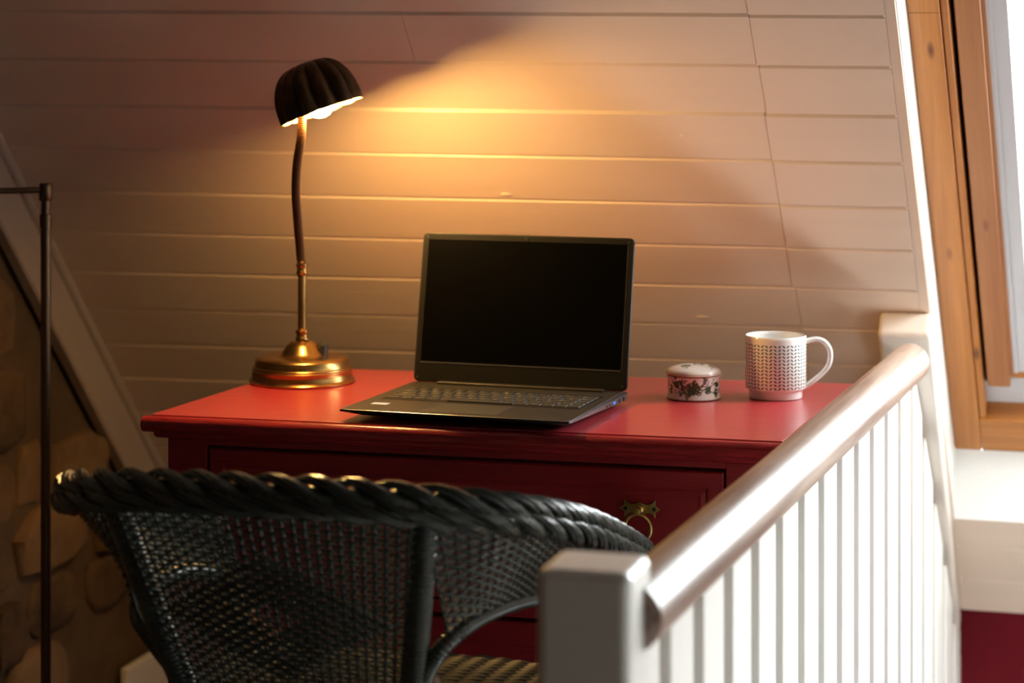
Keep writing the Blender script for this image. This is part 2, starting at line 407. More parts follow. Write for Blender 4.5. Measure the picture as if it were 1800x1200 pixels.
# ------------------------------------------------------------------ roof window
w1 = thing('window_1', 'bright pine-framed roof window at the right edge, above the stairs', 'window', 'structure')
def slab(xa, xb, ta, tb, oa, ob, name, mt, parent=w1, bevel=0):
    m = MB(); m.hexa([sw(X, t, o) for o in (oa, ob) for X, t in ((xa, ta), (xb, ta), (xb, tb), (xa, tb))]); return m.build(name, mt, parent, bevel=bevel)
E_ = -.09
lin = slab(XRV - .02, XRV, WT - .02, T_KNEE - .02, -.145, -.0005, 'reveal_lining', M['white'])
slab(WX1, WX1 + .02, WT, WB, -.145, 0, 'reveal_lining', M['white'])
m = MB(); m.hexa([sl(XRV, .355, E_), sl(WX1, .355, E_), sl(WX1, .47, -.15), sl(XRV, .47, -.15), sl(XRV, WB - .002, .0), sl(WX1, WB - .002, .0), sl(WX1, WB + .012, -.021), sl(XRV, WB + .012, -.021)])
m.build('window_sill', M['white'], w1)
slab(XRV, WX1, WT - .02, WT, -.145, 0, 'reveal_lining', M['white'])
fx0, fx1 = XRV + .0005, -.2615
fB0, fB1 = .272, .362
# jamb in two lengths, as the butt joint near its top shows
slab(fx0, fx1, -.678, fB1, -.145, E_, 'frame_stile', M['pine'], bevel=.0015)
slab(fx0, fx1, WT, -.6785, -.145, E_ + .0006, 'frame_stile', M['pine'], bevel=.0015)
slab(WX1 - .048, WX1, WT, fB1, -.145, E_, 'frame_stile', M['pine'], bevel=.0015)
slab(fx1 + .0005, WX1 - .0485, fB0, fB1 - .001, -.145, E_ - .0015, 'frame_rail', M['pine_x'], bevel=.0015)
slab(fx1 + .0005, WX1 - .0485, WT, WT + .06, -.145, E_ - .0015, 'frame_rail', M['pine_x'], bevel=.0015)
slab(fx1 + .0004, fx1 + .0125, WT + .06, fB0, -.14, E_ - .005, 'frame_bead', M['pine'], bevel=.003)
slab(fx1 + .0004, WX1 - .05, .20, fB0 - .0005, -.185, -.130, 'frame_ledge', M['alu'], bevel=.002)
sx0 = fx1 + .0185
sash = slab(sx0, sx0 + .038, WT + .07, .196, -.175, -.104, 'sash_stile', M['pine_dark'], bevel=.003)
slab(sx0 + .038, sx0 + .044, WT + .10, .168, -.175, -.108, 'sash_bead', M['pine_dark'])
slab(sx0 + .0385, WX1 - .07, .165, .195, -.175, -.123, 'sash_rail', M['pine_x'], bevel=.003)
slab(sx0 + .0385, WX1 - .07, WT + .07, WT + .11, -.175, -.123, 'sash_rail', M['pine_shaded_x'], bevel=.003)
slab(WX1 - .1, WX1 - .062, WT + .07, .196, -.175, -.122, 'sash_stile', M['pine_dark'], bevel=.003)
slab(sx0 + .044, sx0 + .0512, WT + .11, .164, -.153, -.111, 'glazing_strip', M['alu'])
slab(sx0 + .0512, sx0 + .074, WT + .11, .164, -.1485, -.114, 'glazing_strip', M['alu'])
slab(sx0 + .0745, WX1 - .1, .150, .164, -.1485, -.143, 'glazing_strip', M['alu'])
slab(sx0 + .05, WX1 - .1, WT + .11, .164, -.153, -.149, 'pane', M['glass'])
slab(XRV - .02, fx1 + .0184, WT, .40, -.21, -.1465, 'backing_seal', M['dark_gap'])
slab(fx1 + .0126, fx1 + .0184, WT + .06, .21, -.1465, -.128, 'shadow_gap_seal', M['dark_gap'])
def portal(c, n, X, sx, sy):
    ld = bpy.data.lights.new('daylight_portal', 'AREA'); ld.shape = 'RECTANGLE'; ld.size = sx; ld.size_y = sy; ld.cycles.is_portal = True
    lo = bpy.data.objects.new('daylight_portal', ld); COL.objects.link(lo)
    Zx = -Vector(n).normalized(); X = Vector(X); Yx = Zx.cross(X)
    lo.matrix_world = Matrix(((X.x, Yx.x, Zx.x, c[0]), (X.y, Yx.y, Zx.y, c[1]), (X.z, Yx.z, Zx.z, c[2]), (0, 0, 0, 1)))
portal(sl((XRV + WX1) / 2, (WT + WB) / 2, -.22), (0, -SA, -CA), (1, 0, 0), WX1 - XRV, WB - WT)

portal((XE + .12, (GY0 + GY1) / 2, (GZ0 + GZ1) / 2), (-1, 0, 0), (0, 1, 0), GY1 - GY0, GZ1 - GZ0)

# ------------------------------------------------------------------ balustrade
bal = thing('balustrade', 'white slatted balustrade with pale wooden handrail beside the stairwell', 'balustrade')
m = MB(); m.box(-.472, -.392, 1.75, 1.832, -.3, .833)
m.build('newel_post', M['white'], bal, bevel=.010, seg=4)
RZ, RR = .785, .0295
def railx(y): return -.395 + (y - 2.019) * .0487
ya, yb = 1.80, 3.392
path = [(railx(ya), ya, RZ), (railx((ya + yb) / 2), (ya + yb) / 2, RZ), (railx(yb), yb, RZ)]
m = MB(); m.tube([Vector(path[0]).lerp(Vector(path[2]), k / 12) for k in range(13)], RR, 32)
m.build('handrail', M['rail'], bal, smooth=True)
PITCH = .1275
y = 1.8665
fw = .085
def slx(Y): return railx(Y) - .032
for k in range(20):
    y0, y1 = y, y + fw
    if y0 > 4.10: break
    y1 = min(y1, 4.145)
    def top(Y):
        lim = .76 - (Y - 3.6 + .052 / SA) * SA / CA - .002
        return min(RZ - .018, lim)
    m = MB()
    zt0, zt1 = top(y0), top(y1)
    m.hexa([(slx(y0), y0, -.26), (slx(y0) + .020, y0, -.26), (slx(y1) + .020, y1, -.26), (slx(y1), y1, -.26),
            (slx(y0), y0, zt0), (slx(y0) + .020, y0, zt0), (slx(y1) + .020, y1, zt1), (slx(y1), y1, zt1)])
    m.build('slat', M['white'], bal, bevel=.0025, seg=2)
    y += PITCH
m = MB(); m.hexa([(railx(1.832) - .013, 1.832, -.29), (railx(1.832) + .013, 1.832, -.29), (railx(4.1) + .013, 4.1, -.29), (railx(4.1) - .013, 4.1, -.29),
                  (railx(1.832) - .013, 1.832, -.255), (railx(1.832) + .013, 1.832, -.255), (railx(4.1) + .013, 4.1, -.255), (railx(4.1) - .013, 4.1, -.255)])
m.build('base_rail', M['white'], bal)

# ------------------------------------------------------------------ red chest of drawers used as the desk
DT = .76
FL, FR, BR, BL = Vector((-1.295, 2.784, 0)), Vector((-.432, 2.8075, 0)), Vector((-.405, 3.325, 0)), Vector((-1.262, 3.262, 0))
DW, DD = .8633, .498
def dq(x, y, z):
    u, v = x / DW, y / DD
    p = FL * (1 - u) * (1 - v) + FR * u * (1 - v) + BR * u * v + BL * (1 - u) * v
    return (p.x, p.y, z)
desk = thing('chest_of_drawers', 'red painted chest of drawers serving as a desk under the sloping boards', 'chest')
desk.location = (0, 0, 0)
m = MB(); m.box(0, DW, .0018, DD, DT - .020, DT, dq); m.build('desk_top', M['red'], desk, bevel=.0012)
m = MB(); prof = [(.0, DT - .0035), (-.004, DT - .001), (-.010, DT - .0025), (-.0145, DT - .008), (-.0155, DT - .013), (-.013, DT - .019), (-.007, DT - .0225), (.0, DT - .023)]
m.loft([[dq(x, a, zz) for a, zz in prof] for x in (-.007, DW + .007)]); m.build('nosing', M['red_edge'], desk, smooth=True, angle=50)
m = MB(); prof = [(.03, DT - .021), (-.003, DT - .023), (-.002, DT - .027), (.004, DT - .031), (.010, DT - .033), (.03, DT - .033)]
m.loft([[dq(x, a, zz) for a, zz in prof] for x in (.006, DW - .006)]); m.build('cove_moulding', M['red_edge'], desk, smooth=True, angle=50)
bx0, bx1, by0, by1 = .019, DW - .019, .0135, DD - .012
zt = DT - .0335
m = MB()
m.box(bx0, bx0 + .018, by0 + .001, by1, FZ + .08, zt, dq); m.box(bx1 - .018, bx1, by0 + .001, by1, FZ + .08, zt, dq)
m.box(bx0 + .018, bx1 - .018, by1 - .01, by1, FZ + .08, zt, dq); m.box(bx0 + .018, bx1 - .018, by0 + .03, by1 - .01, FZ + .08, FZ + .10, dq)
m.build('carcass', M['red_shaded'], desk)
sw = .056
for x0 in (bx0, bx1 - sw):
    m = MB(); m.box(x0, x0 + sw, by0, by0 + .02, FZ + .08, zt, dq); m.build('stile', M['red_shaded'], desk, bevel=.001)
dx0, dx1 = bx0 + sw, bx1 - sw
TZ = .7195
m = MB(); m.box(dx0, dx1, by0, by0 + .02, TZ, zt, dq); m.build('top_rail', M['red_shaded'], desk)
zd = TZ; hs = [.190, .205, .205]
def handle(parent, xc, zc):
    fn = lambda a, c, d: dq(xc + a, by0 + .0025 - d, zc + c)
    half = [(0, .0085), (.006, .0062), (.012, .0058), (.017, .0085), (.0205, .0120), (.0205, .0050), (.0268, .0), (.0205, -.0045), (.0205, -.0115), (.0165, -.0065), (.011, -.0052), (.007, -.0070)]
    poly = half + [(-a, c) for a, c in reversed(half) if a > 0]
    m = MB(); m.prism(poly, fn, .0, .0016); m.build('handle_plate', M['brass_dull'], parent, bevel=.0003)
    for sx in (-1, 1):
        m = MB(); m.lathe([(.0026, 0), (.0024, .0010), (.0008, .0014)], dq(xc + sx * .019, by0 + .0009, zc), 12, frame=(Vector((1, 0, 0)), Vector((0, 0, 1)), Vector((0, -1, 0)))); m.build('screw', M['toggle'], parent)
    m = MB(); m.lathe([(.0052, 0), (.0055, .004), (.0030, .006), (.0034, .011), (.0052, .013), (.0045, .0165), (.001, .0175)], dq(xc, by0 + .0009, zc), 18, frame=(Vector((1, 0, 0)), Vector((0, 0, 1)), Vector((0, -1, 0)))); m.build('handle_stud', M['brass_dull'], parent, smooth=True)
    m = MB(); R_ = .0172; cz = zc - .006 - R_
    m.tube([dq(xc + R_ * sin(a), by0 - .0105 + .006 * (1 - cos(a)) / 2, cz + R_ * cos(a) * 1.08) for a in [2 * pi * k / 40 for k in range(41)]], .0024, 10); m.build('handle_ring', M['brass_dull'], parent, smooth=True)
for h in hs:
    z1, z0 = zd - .0055, zd - h
    m = MB()
    rings = []
    g = .0035
    xa, xb, za, zb = dx0 + g, dx1 - g, z0 + .001, z1
    for ins, yy in ((0, by0 + .30), (0, by0 + .003), (.002, by0 + .001), (.020, by0 + .001), (.024, by0 + .0035), (.030, by0 + .0025), (.034, by0 + .004)):
        rings.append([dq(x, yy, zz) for x, zz in ((xa + ins, za + ins), (xb - ins, za + ins), (xb - ins, zb - ins), (xa + ins, zb - ins))])
    m.loft(rings); d = m.build('drawer', M['red_shaded'], desk)
    zc = zb - .052
    for xc in (.195, DW - .188): handle(d, xc, zc)
    zd = z0 - .0
    m = MB(); m.box(dx0, dx1, by0, by0 + .02, zd - .018, zd - .001, dq); m.build('drawer_rail', M['red_shaded'], desk)
    zd -= .019
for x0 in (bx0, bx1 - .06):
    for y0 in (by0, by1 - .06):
        m = MB(); m.box(x0, x0 + .06, y0, y0 + .06, FZ, FZ + .08, dq); m.build('foot', M['red_shaded'], desk, bevel=.004)

# ------------------------------------------------------------------ laptop
LO = Vector((-1.0265, 2.8005, DT)); LU = Vector((cos(radians(-2.9)), sin(radians(-2.9)), 0)); LV = Vector((-LU.y + .012, LU.x, 0)).normalized()
def lp(x, y, z): p = LO + LU * x + LV * y; return (p.x, p.y, p.z + z)
LW, LD = .3215, .268
lap = thing('laptop', 'open black laptop with dark screen on the red chest', 'laptop')
m = MB(); ZT = .0165
sec = [(0, ZT - .0005), (0, ZT - .0028), (.040, .0030), (LD - .012, .0025), (LD, .006), (LD, ZT - .0005)]
def lsec(x, k=0): return [lp(x, a + (k if a == 0 else 0), zz + (0 if zz > .012 else 0)) for a, zz in sec]
m.loft([[lp(x + ix, a, zz) for a, zz in s] for x, ix, s in ((0, 0, [(q[0], max(q[1], ZT - .003)) for q in sec]), (0, .018, sec), (LW, -.018, sec), (LW, 0, [(q[0], max(q[1], ZT - .003 - .006 * (q[0] / LD))) for q in sec]))])
m.build('base_shell', [M['lap_under']], lap)
m = MB()
poly = []
r = .008
for cx, cy, a0 in ((LW - r, r, -90), (LW - r, LD - r * .3, 0), (r, LD - r * .3, 90), (r, r, 180)):
    rr = r if cy == r else r * .3
    for k in range(5): a = radians(a0 + 90 * k / 4); poly.append((cx + rr * cos(a), cy + rr * sin(a)))
m.prism(poly, lambda a, c, d: lp(a, c, d), ZT - .0024, ZT)
deck = m.build('deck', M['lap_body'], lap, bevel=.0005, seg=1)
# bright chamfered rim of the deck
m = MB(); pts = [Vector(lp(a, c, ZT - .0004)) for a, c in poly]; m.tube(pts + [pts[0]], .00065, 6, caps=False); m.build('deck_rim', M['lap_edge'], lap, smooth=True)
# right flank, deepening to the back, with its sockets
m = MB(); m.hexa([lp(LW - .004, .006, ZT - .0035), lp(LW + .0003, .006, ZT - .0035), lp(LW + .0003, LD - .002, ZT - .0115), lp(LW - .004, LD - .002, ZT - .0115),
                  lp(LW - .004, .006, ZT - .0024), lp(LW + .0003, .006, ZT - .0024), lp(LW + .0003, LD - .002, ZT - .0024), lp(LW - .004, LD - .002, ZT - .0024)])
m.build('side_band', M['lap_edge'], lap)
def port(y0, y1, z0, z1, name, mt):
    m = MB(); m.box(LW - .002, LW + .0008, y0, y1, ZT + z0, ZT + z1, lp); m.build(name, mt, lap)
port(.196, .209, -.0078, -.0042, 'usb_port', M['blue'])
m = MB(); m.lathe([(.0030, 0), (.0032, .0008), (.002, .0009)], lp(LW + .0003, .228, ZT - .0068), 14, frame=(LV, Vector((0, 0, 1)), LU)); m.build('audio_jack', M['toggle'], lap)
for yy in (.168, .182): 
    m = MB(); m.lathe([(.0017, 0), (.0017, .0007)], lp(LW + .0003, yy, ZT - .0058), 10, frame=(LV, Vector((0, 0, 1)), LU)); m.build('indicator', M['toggle'], lap)
m = MB(); m.lathe([(.0033, 0), (.0033, .0009)], lp(LW + .0003, .249, ZT - .0072), 14, frame=(LV, Vector((0, 0, 1)), LU)); m.build('power_socket', M['toggle'], lap)
# keyboard
kz = ZT + .0002
m = MB(); m.box(.018, LW - .018, .098, .213, ZT - .0002, kz, lp); m.build('key_well', M['bezel'], deck)
rows = [('`1234567890-=<', None), ('>QWERTYUIOP[]\\', None), ('^ASDFGHJKL;\'#=', None), ('|ZXCVBNM,./^ A', None)]
legend_items = []
KX0, KX1 = .020, LW - .020
keyh = .0155; pitch = .0182
ys = [.2085 - .0105, .1905 - .0005, .1715, .153, .1345, .116]
def key(x0, x1, yc, h, lab=None):
    g = .0011
    m = MB(); a, b_, c_, d_ = x0 + g, x1 - g, yc - h / 2, yc + h / 2
    i = .0007
    m.hexa([lp(a, c_, kz), lp(b_, c_, kz), lp(b_, d_, kz), lp(a, d_, kz), lp(a + i, c_ + i, kz + .0013), lp(b_ - i, c_ + i, kz + .0013), lp(b_ - i, d_ - i, kz + .0013), lp(a + i, d_ - i, kz + .0013)])
    m.build('key', M['key'], deck)
    if lab: legend_items.append((lab, (x0 + x1) / 2 - .002, yc, kz + .00145))
n = 16; w = (KX1 - KX0) / n
fl_ = ['esc'] + ['F%d' % i for i in range(1, 13)] + ['prt', 'del', '']
for i in range(n): key(KX0 + i * w, KX0 + (i + 1) * w, ys[0], .009, fl_[i])
def krow(yc, widths, labs, h=keyh):
    tot = sum(widths); x = KX0
    for wd, lb in zip(widths, labs):
        ww = wd / tot * (KX1 - KX0); key(x, x + ww, yc, h, lb); x += ww
krow(ys[1], [1] * 13 + [1.9, 1], list('`1234567890-=') + ['back', 'home'])
krow(ys[2], [1.5] + [1] * 12 + [1.4, 1], ['tab'] + list('QWERTYUIOP[]') + ['#', 'pgup'])
krow(ys[3], [1.75] + [1] * 11 + [2.15, 1], ['caps'] + list('ASDFGHJKL;\'') + ['enter', 'pgdn'])
krow(ys[4], [2.2] + [1] * 10 + [1.7, 1, 1], ['shift'] + list('ZXCVBNM,./') + ['shift', '^', 'end'])
krow(ys[5], [1.2, 1.1, 1.1, 1.2, 5.4, 1.1, 1.1, 1.1, 1.1, 1.1, 1.1], ['ctrl', 'fn', '', 'alt', '', 'alt', '', 'ctrl', '<', 'v', '>'])
# legends: one thin printed mesh of letters
def text_mesh(items, size, name, mt, parent, frame):
    U, V, Nn = frame; m = MB()
    cu = bpy.data.curves.new('legend_text', 'FONT'); to = bpy.data.objects.new('legend_text', cu); COL.objects.link(to)
    cu.resolution_u = 2; cu.align_x = 'CENTER'; cu.align_y = 'CENTER'
    for s_, x, y_, z_ in items:
        if not s_: continue
        cu.body = s_; cu.size = size * (1 if len(s_) == 1 else .62)
        bpy.context.view_layer.update()
        dg = bpy.context.evaluated_depsgraph_get(); me = to.evaluated_get(dg).to_mesh()
        o = Vector(lp(x, y_, z_)); m.add([o + U * v.co.x + V * v.co.y for v in me.vertices], [tuple(p.vertices) for p in me.polygons])
        to.evaluated_get(dg).to_mesh_clear()
    bpy.data.objects.remove(to); bpy.data.curves.remove(cu)
    return m.build(name, mt, parent)
lg = text_mesh(legend_items, .0062, 'key_legends', M['legend'], deck, (LU, LV, Vector((0, 0, 1)))); lg['kind'] = 'stuff'
m = MB(); m.box(.108, .213, .020, .090, ZT - .0004, ZT + .00018, lp); m.build('touchpad', M['key'], deck, bevel=.00015)
m = MB(); m.box(.113, .207, .1068, .1078, ZT, ZT + .0016, lp); m.build('space_bar_edge', M['lap_edge'], deck)
m = MB(); m.box(.022, .046, .052, .068, ZT, ZT + .00015, lp); m.build('sticker', M['sticker'], lap)
m = MB(); m.box(.266, .302, .018, .0205, ZT, ZT + .00012, lp); m.build('printed_mark', M['lap_edge'], lap)
m = MB(); m.box(.042, LW - .03, LD - .018, LD - .006, ZT - .001, ZT + .0035, lp); m.build('hinge_cover', M['lap_body'], lap, bevel=.0015)
# lid
TH = radians(11.0)
LH = .216
HP = Vector(lp(0, LD - .003, ZT + .001)); LN = LV * cos(TH) - Vector((0, 0, 1)) * sin(TH) ; LUP = Vector((0, 0, 1)) * cos(TH) + LV * sin(TH)
def ld_(x, h, d): p = HP + LU * x + LUP * h - LN * d; return (p.x, p.y, p.z)      # d>0 towards the viewer
def rrect(x0, x1, z0, z1, r, n=5):
    out = []
    for cx, cz, a0 in ((x1 - r, z1 - r, 0), (x0 + r, z1 - r, 90), (x0 + r, z0 + r, 180), (x1 - r, z0 + r, 270)):
        for k in range(n): a = radians(a0 + 90 * k / (n - 1)); out.append((cx + r * cos(a), cz + r * sin(a)))
    return out
m = MB(); m.prism(rrect(0, LW, 0, LH, .007), ld_, -.0055, 0); m.build('lid_shell', M['lap_body'], lap, bevel=.0008, seg=2)
m = MB(); m.prism(rrect(.002, LW - .002, .001, LH - .0018, .006), ld_, 0, .0007); m.build('bezel', M['bezel'], lap, bevel=.0003, seg=1)
m = MB(); m.prism(rrect(.0095, LW - .0095, .0295, LH - .0095, .0015), ld_, .0006, .00085); m.build('screen', M['screen'], lap)
m = MB(); m.prism(rrect(.0095, LW - .0095, .0268, .0284, .0005), ld_, .0005, .0014); m.build('chin_strip', M['lap_edge'], lap)
m = MB(); m.prism(rrect(LW - .0092, LW - .0084, .03, LH - .009, .0003), ld_, .0005, .0009); m.build('bezel_line', M['lap_edge'], lap)
fr = (LU, LUP, -LN)
m = MB(); m.lathe([(.0030, 0), (.0030, .0009), (.0022, .0010), (.0021, .0006)], ld_(LW / 2, LH - .0052, .0003), 18, frame=fr); m.build('webcam', M['toggle'], lap)
for x, h in ((.006, .006), (LW - .006, .006), (LW - .008, LH - .006), (.008, LH - .006)):
    m = MB(); m.lathe([(.0010, 0), (.0010, .0008)], ld_(x, h, .0003), 10, frame=fr); m.build('screw_cap', M['lap_edge'], lap)

# ------------------------------------------------------------------ mug
MC = Vector((-.496, 3.164, DT)); CR = Vector((cos(PSI), sin(PSI), 0)); CF = Vector((-sin(PSI), cos(PSI), 0))
mug = thing('mug', 'white ceramic mug with blue-grey leaf print near the handrail', 'mug'); mug.location = MC
def mug_mat():
    m = bpy.data.materials.new('printed_mug_glaze'); m.use_nodes = True; nt = m.node_tree; N = nt.nodes; Lk = nt.links.new
    b = N['Principled BSDF']; b.inputs['Roughness'].default_value = .12; b.inputs['Coat Weight'].default_value = .3
    def mth(op_, a, b_=None):
        n = N.new('ShaderNodeMath'); n.operation = op_
        for i, v in enumerate((a, b_)):
            if v is None: continue
            if isinstance(v, (int, float)): n.inputs[i].default_value = v
            else: Lk(v, n.inputs[i])
        return n.outputs[0]
    tc = N.new('ShaderNodeTexCoord'); sp = N.new('ShaderNodeSeparateXYZ'); Lk(tc.outputs['Object'], sp.inputs[0])
    ang = mth('ARCTAN2', sp.outputs[1], sp.outputs[0])
    rows, per = 13.0, 22.0
    u = mth('MULTIPLY', mth('ADD', mth('DIVIDE', ang, 2 * pi), 1.0 + .012), per)
    uf = mth('FRACT', u)
    half = mth('SUBTRACT', mth('ABSOLUTE', mth('SUBTRACT', uf, .5)), .25)      # mirrored columns, -.25..+.25
    z0, z1 = .0155, .0800
    v = mth('MULTIPLY', mth('DIVIDE', mth('SUBTRACT', sp.outputs[2], z0), z1 - z0), rows)
    vf = mth('SUBTRACT', mth('FRACT', v), .5)
    X = mth('MULTIPLY', half, 2 * pi * .0436 / per); Y = mth('MULTIPLY', vf, (z1 - z0) / rows)
    ca, sa = cos(radians(38)), sin(radians(38))
    a = mth('ADD', mth('MULTIPLY', X, ca), mth('MULTIPLY', Y, sa)); c = mth('SUBTRACT', mth('MULTIPLY', Y, ca), mth('MULTIPLY', X, sa))
    e = mth('ADD', mth('POWER', mth('ABSOLUTE', mth('DIVIDE', a, .0027)), 2.0), mth('POWER', mth('ABSOLUTE', mth('DIVIDE', c, .00112)), 1.5))
    ins = mth('LESS_THAN', e, 1.0)
    rad = mth('SQRT', mth('ADD', mth('MULTIPLY', sp.outputs[0], sp.outputs[0]), mth('MULTIPLY', sp.outputs[1], sp.outputs[1])))
    ok = mth('MULTIPLY', mth('MULTIPLY', mth('GREATER_THAN', sp.outputs[2], z0), mth('LESS_THAN', sp.outputs[2], z1)), mth('GREATER_THAN', rad, .0425))
    ok = mth('MULTIPLY', ok, mth('LESS_THAN', rad, .0445))
    fac = mth('MULTIPLY', ins, ok)
    mx = N.new('ShaderNodeMix'); mx.data_type = 'RGBA'; Lk(fac, mx.inputs['Factor'])
    mx.inputs['A'].default_value = (.86, .83, .79, 1); mx.inputs['B'].default_value = (.055, .115, .150, 1)
    Lk(mx.outputs['Result'], b.inputs['Base Color']); return m
M['mug'] = mug_mat()
M['glaze'] = mat('white_glaze', (.86, .83, .79), .12, coat=.3)
m = MB()
prof = [(.030, .0015), (.0350, 0), (.0372, .0005), (.0380, .002), (.0382, .0105), (.0395, .0125), (.0425, .0140), (.0436, .0165), (.0436, .085), (.0434, .0886), (.0424, .0896), (.0413, .0888), (.0410, .085), (.0405, .02), (.036, .012), (.02, .010)]
m.lathe(prof, (0, 0, 0), 72); m.build('mug_body', M['mug'], mug, smooth=True, angle=60)
h2 = [(.0425, .0795), (.050, .0822), (.060, .0830), (.0695, .0795), (.0765, .0700), (.0782, .058), (.0755, .046), (.068, .0360), (.058, .0270), (.050, .0205), (.0425, .0155)]
m = MB(); m.tube(catmull([CR * a + Vector((0, 0, c)) for a, c in h2], 5), .0058, 14, flat=.66, up=CR); m.build('mug_handle', M['glaze'], mug, smooth=True)

# ------------------------------------------------------------------ trinket box
TC = Vector((-.608, 3.127, DT))
tb = thing('trinket_box', 'small round porcelain lidded box with green flower print beside the laptop', 'box'); tb.location = TC
rf = random.Random(5)
leaves = []     # (angle, height, length, width, tilt, colour)  angles measured from the viewer's side
G1, G2, G3, BR_, MV = (.030, .085, .045), (.09, .15, .05), (.22, .24, .10), (.085, .065, .032), (.26, .16, .20)
def blob(ax, z_, n_, spread, cols, sz=(.0019, .0036)):
    for _ in range(n_):
        leaves.append((ax + rf.gauss(0, spread / .039), z_ + rf.gauss(0, spread * .8), rf.uniform(*sz), rf.uniform(.0011, .0021), rf.uniform(0, pi), rf.choice(cols)))
blob(-.42, .015, 46, .0062, (G3, G2, G3, MV)); blob(-.06, .020, 60, .0055, (BR_, G1, BR_, G1)); blob(-.75, .025, 12, .004, (G1, G2))
blob(.50, .017, 14, .0026, (G1, G1, (.05, .10, .12))); blob(.95, .021, 10, .003, (G1, BR_, G2)); blob(.85, .010, 10, .003, (G1, G2)); blob(.30, .027, 8, .0045, (G1, MV)); blob(1.5, .018, 20, .007, (G1, G2)); blob(-1.3, .018, 24, .008, (G1, G2, BR_))
blob(2.4, .018, 30, .008, (G1, G2, BR_)); blob(3.4, .018, 30, .008, (G1, G3, MV)); blob(-2.2, .018, 20, .008, (G1, G2))
for k in range(30):     # stems and sprays
    a0 = rf.uniform(-1.1, 1.3); leaves.append((a0, rf.uniform(.008, .030), rf.uniform(.002, .0034), .0008, rf.uniform(0, pi), rf.choice((G1, G1, BR_))))
for s0, s1 in (((-.06, .018), (.75, .024)), ((.2, .016), (.95, .012)), ((-.1, .012), (-.9, .022)), ((.45, .018), (.5, .029))):
    for k in range(14):
        f_ = k / 13; leaves.append((s0[0] + (s1[0] - s0[0]) * f_, s0[1] + (s1[1] - s0[1]) * f_ + .002 * sin(f_ * 6), .0018, .0006, atan2_ if False else math.atan2(s1[1] - s0[1], (s1[0] - s0[0]) * .039), G1))
WHITE = (.84, .79, .72)
def leafcol(ax, z_, R_):
    col = WHITE
    for la, lz, L_, w_, tl, cc in leaves:
        d = (ax - la + pi) % (2 * pi) - pi
        dx = d * R_
        if abs(dx) > .006: continue
        dz = z_ - lz
        if abs(dz) > .006: continue
        p = dx * cos(tl) + dz * sin(tl); q_ = -dx * sin(tl) + dz * cos(tl)
        if (p / L_) ** 2 + (q_ / w_) ** 2 < 1: col = cc
    return col
def print_mat():
    m = mat('flower_print_glaze', WHITE, .14, coat=.3); nt = m.node_tree
    a = nt.nodes.new('ShaderNodeVertexColor'); a.layer_name = 'print'; nt.links.new(a.outputs[0], nt.nodes['Principled BSDF'].inputs['Base Color']); return m
M['print'] = print_mat()
def printed(prof, o, n, name, colfn, parent):
    m = MB(); m.lathe(prof, o, n); ob = m.build(name, M['print'], parent, smooth=True, angle=70)
    at = ob.data.color_attributes.new('print', 'FLOAT_COLOR', 'POINT')
    for i, v in enumerate(ob.data.vertices):
        x, y_, z_ = v.co; a = math.atan2(x * CR.x + y_ * CR.y, -(x * CF.x + y_ * CF.y)); at.data[i].color = (*colfn(a, z_, sqrt(x * x + y_ * y_)), 1)
    return ob
bp_ = [(.030, .001), (.0375, 0), (.0392, .0012), (.0394, .0030), (.0384, .0048)]
for k in range(44):
    f_ = k / 43; zz = .0052 + f_ * .0270; bp_.append((.0372 + .0012 * (2 * f_ - 1) ** 2, zz))
bp_ += [(.0388, .0330), (.0372, .0338), (.034, .0338)]
def bodycol(a, z_, r_):
    if z_ < .0016 or .0034 < z_ < .0047: return (.40, .20, .08)
    return leafcol(a, z_, .0375)
printed(bp_, (0, 0, 0), 260, 'box_body', bodycol, tb)
lidp = [(.034, .0340), (.0385, .0341), (.0396, .0352), (.0396, .0366), (.0388, .0376)]
for k in range(1, 31): f_ = k / 30; lidp.append((.0386 * cos(f_ * pi / 2 * .985), .0378 + .0108 * sin(f_ * pi / 2)))
lidl = [(rf.gauss(-.012, .0035), rf.gauss(-.012, .004), rf.uniform(.002, .0042), rf.uniform(.0012, .002), rf.uniform(0, pi), rf.choice((G1, G2, (.06, .20, .10)))) for _ in range(14)]
lidl += [(rf.gauss(.006, .010), rf.gauss(.004, .010), rf.uniform(.0018, .0036), rf.uniform(.0008, .0014), rf.uniform(0, pi), rf.choice((G1, G2, (.25, .35, .24)))) for _ in range(40)]
lidl += [(rf.gauss(.022, .003), rf.gauss(-.006, .004), rf.uniform(.002, .0036), rf.uniform(.0010, .0016), rf.uniform(0, pi), rf.choice((G1, G2))) for _ in range(8)]
def lidcol(a, z_, r_):
    if z_ < .0352 or .0368 < z_ < .0379: return (.40, .17, .07)
    x, y_ = r_ * sin(a), -r_ * cos(a)
    for lx, ly, L_, w_, tl, cc in lidl:
        dx, dy = x - lx, y_ - ly; p = dx * cos(tl) + dy * sin(tl); q_ = -dx * sin(tl) + dy * cos(tl)
        if (p / L_) ** 2 + (q_ / w_) ** 2 < 1: return cc
    return WHITE
printed(lidp, (0, 0, 0), 200, 'box_lid', lidcol, tb)

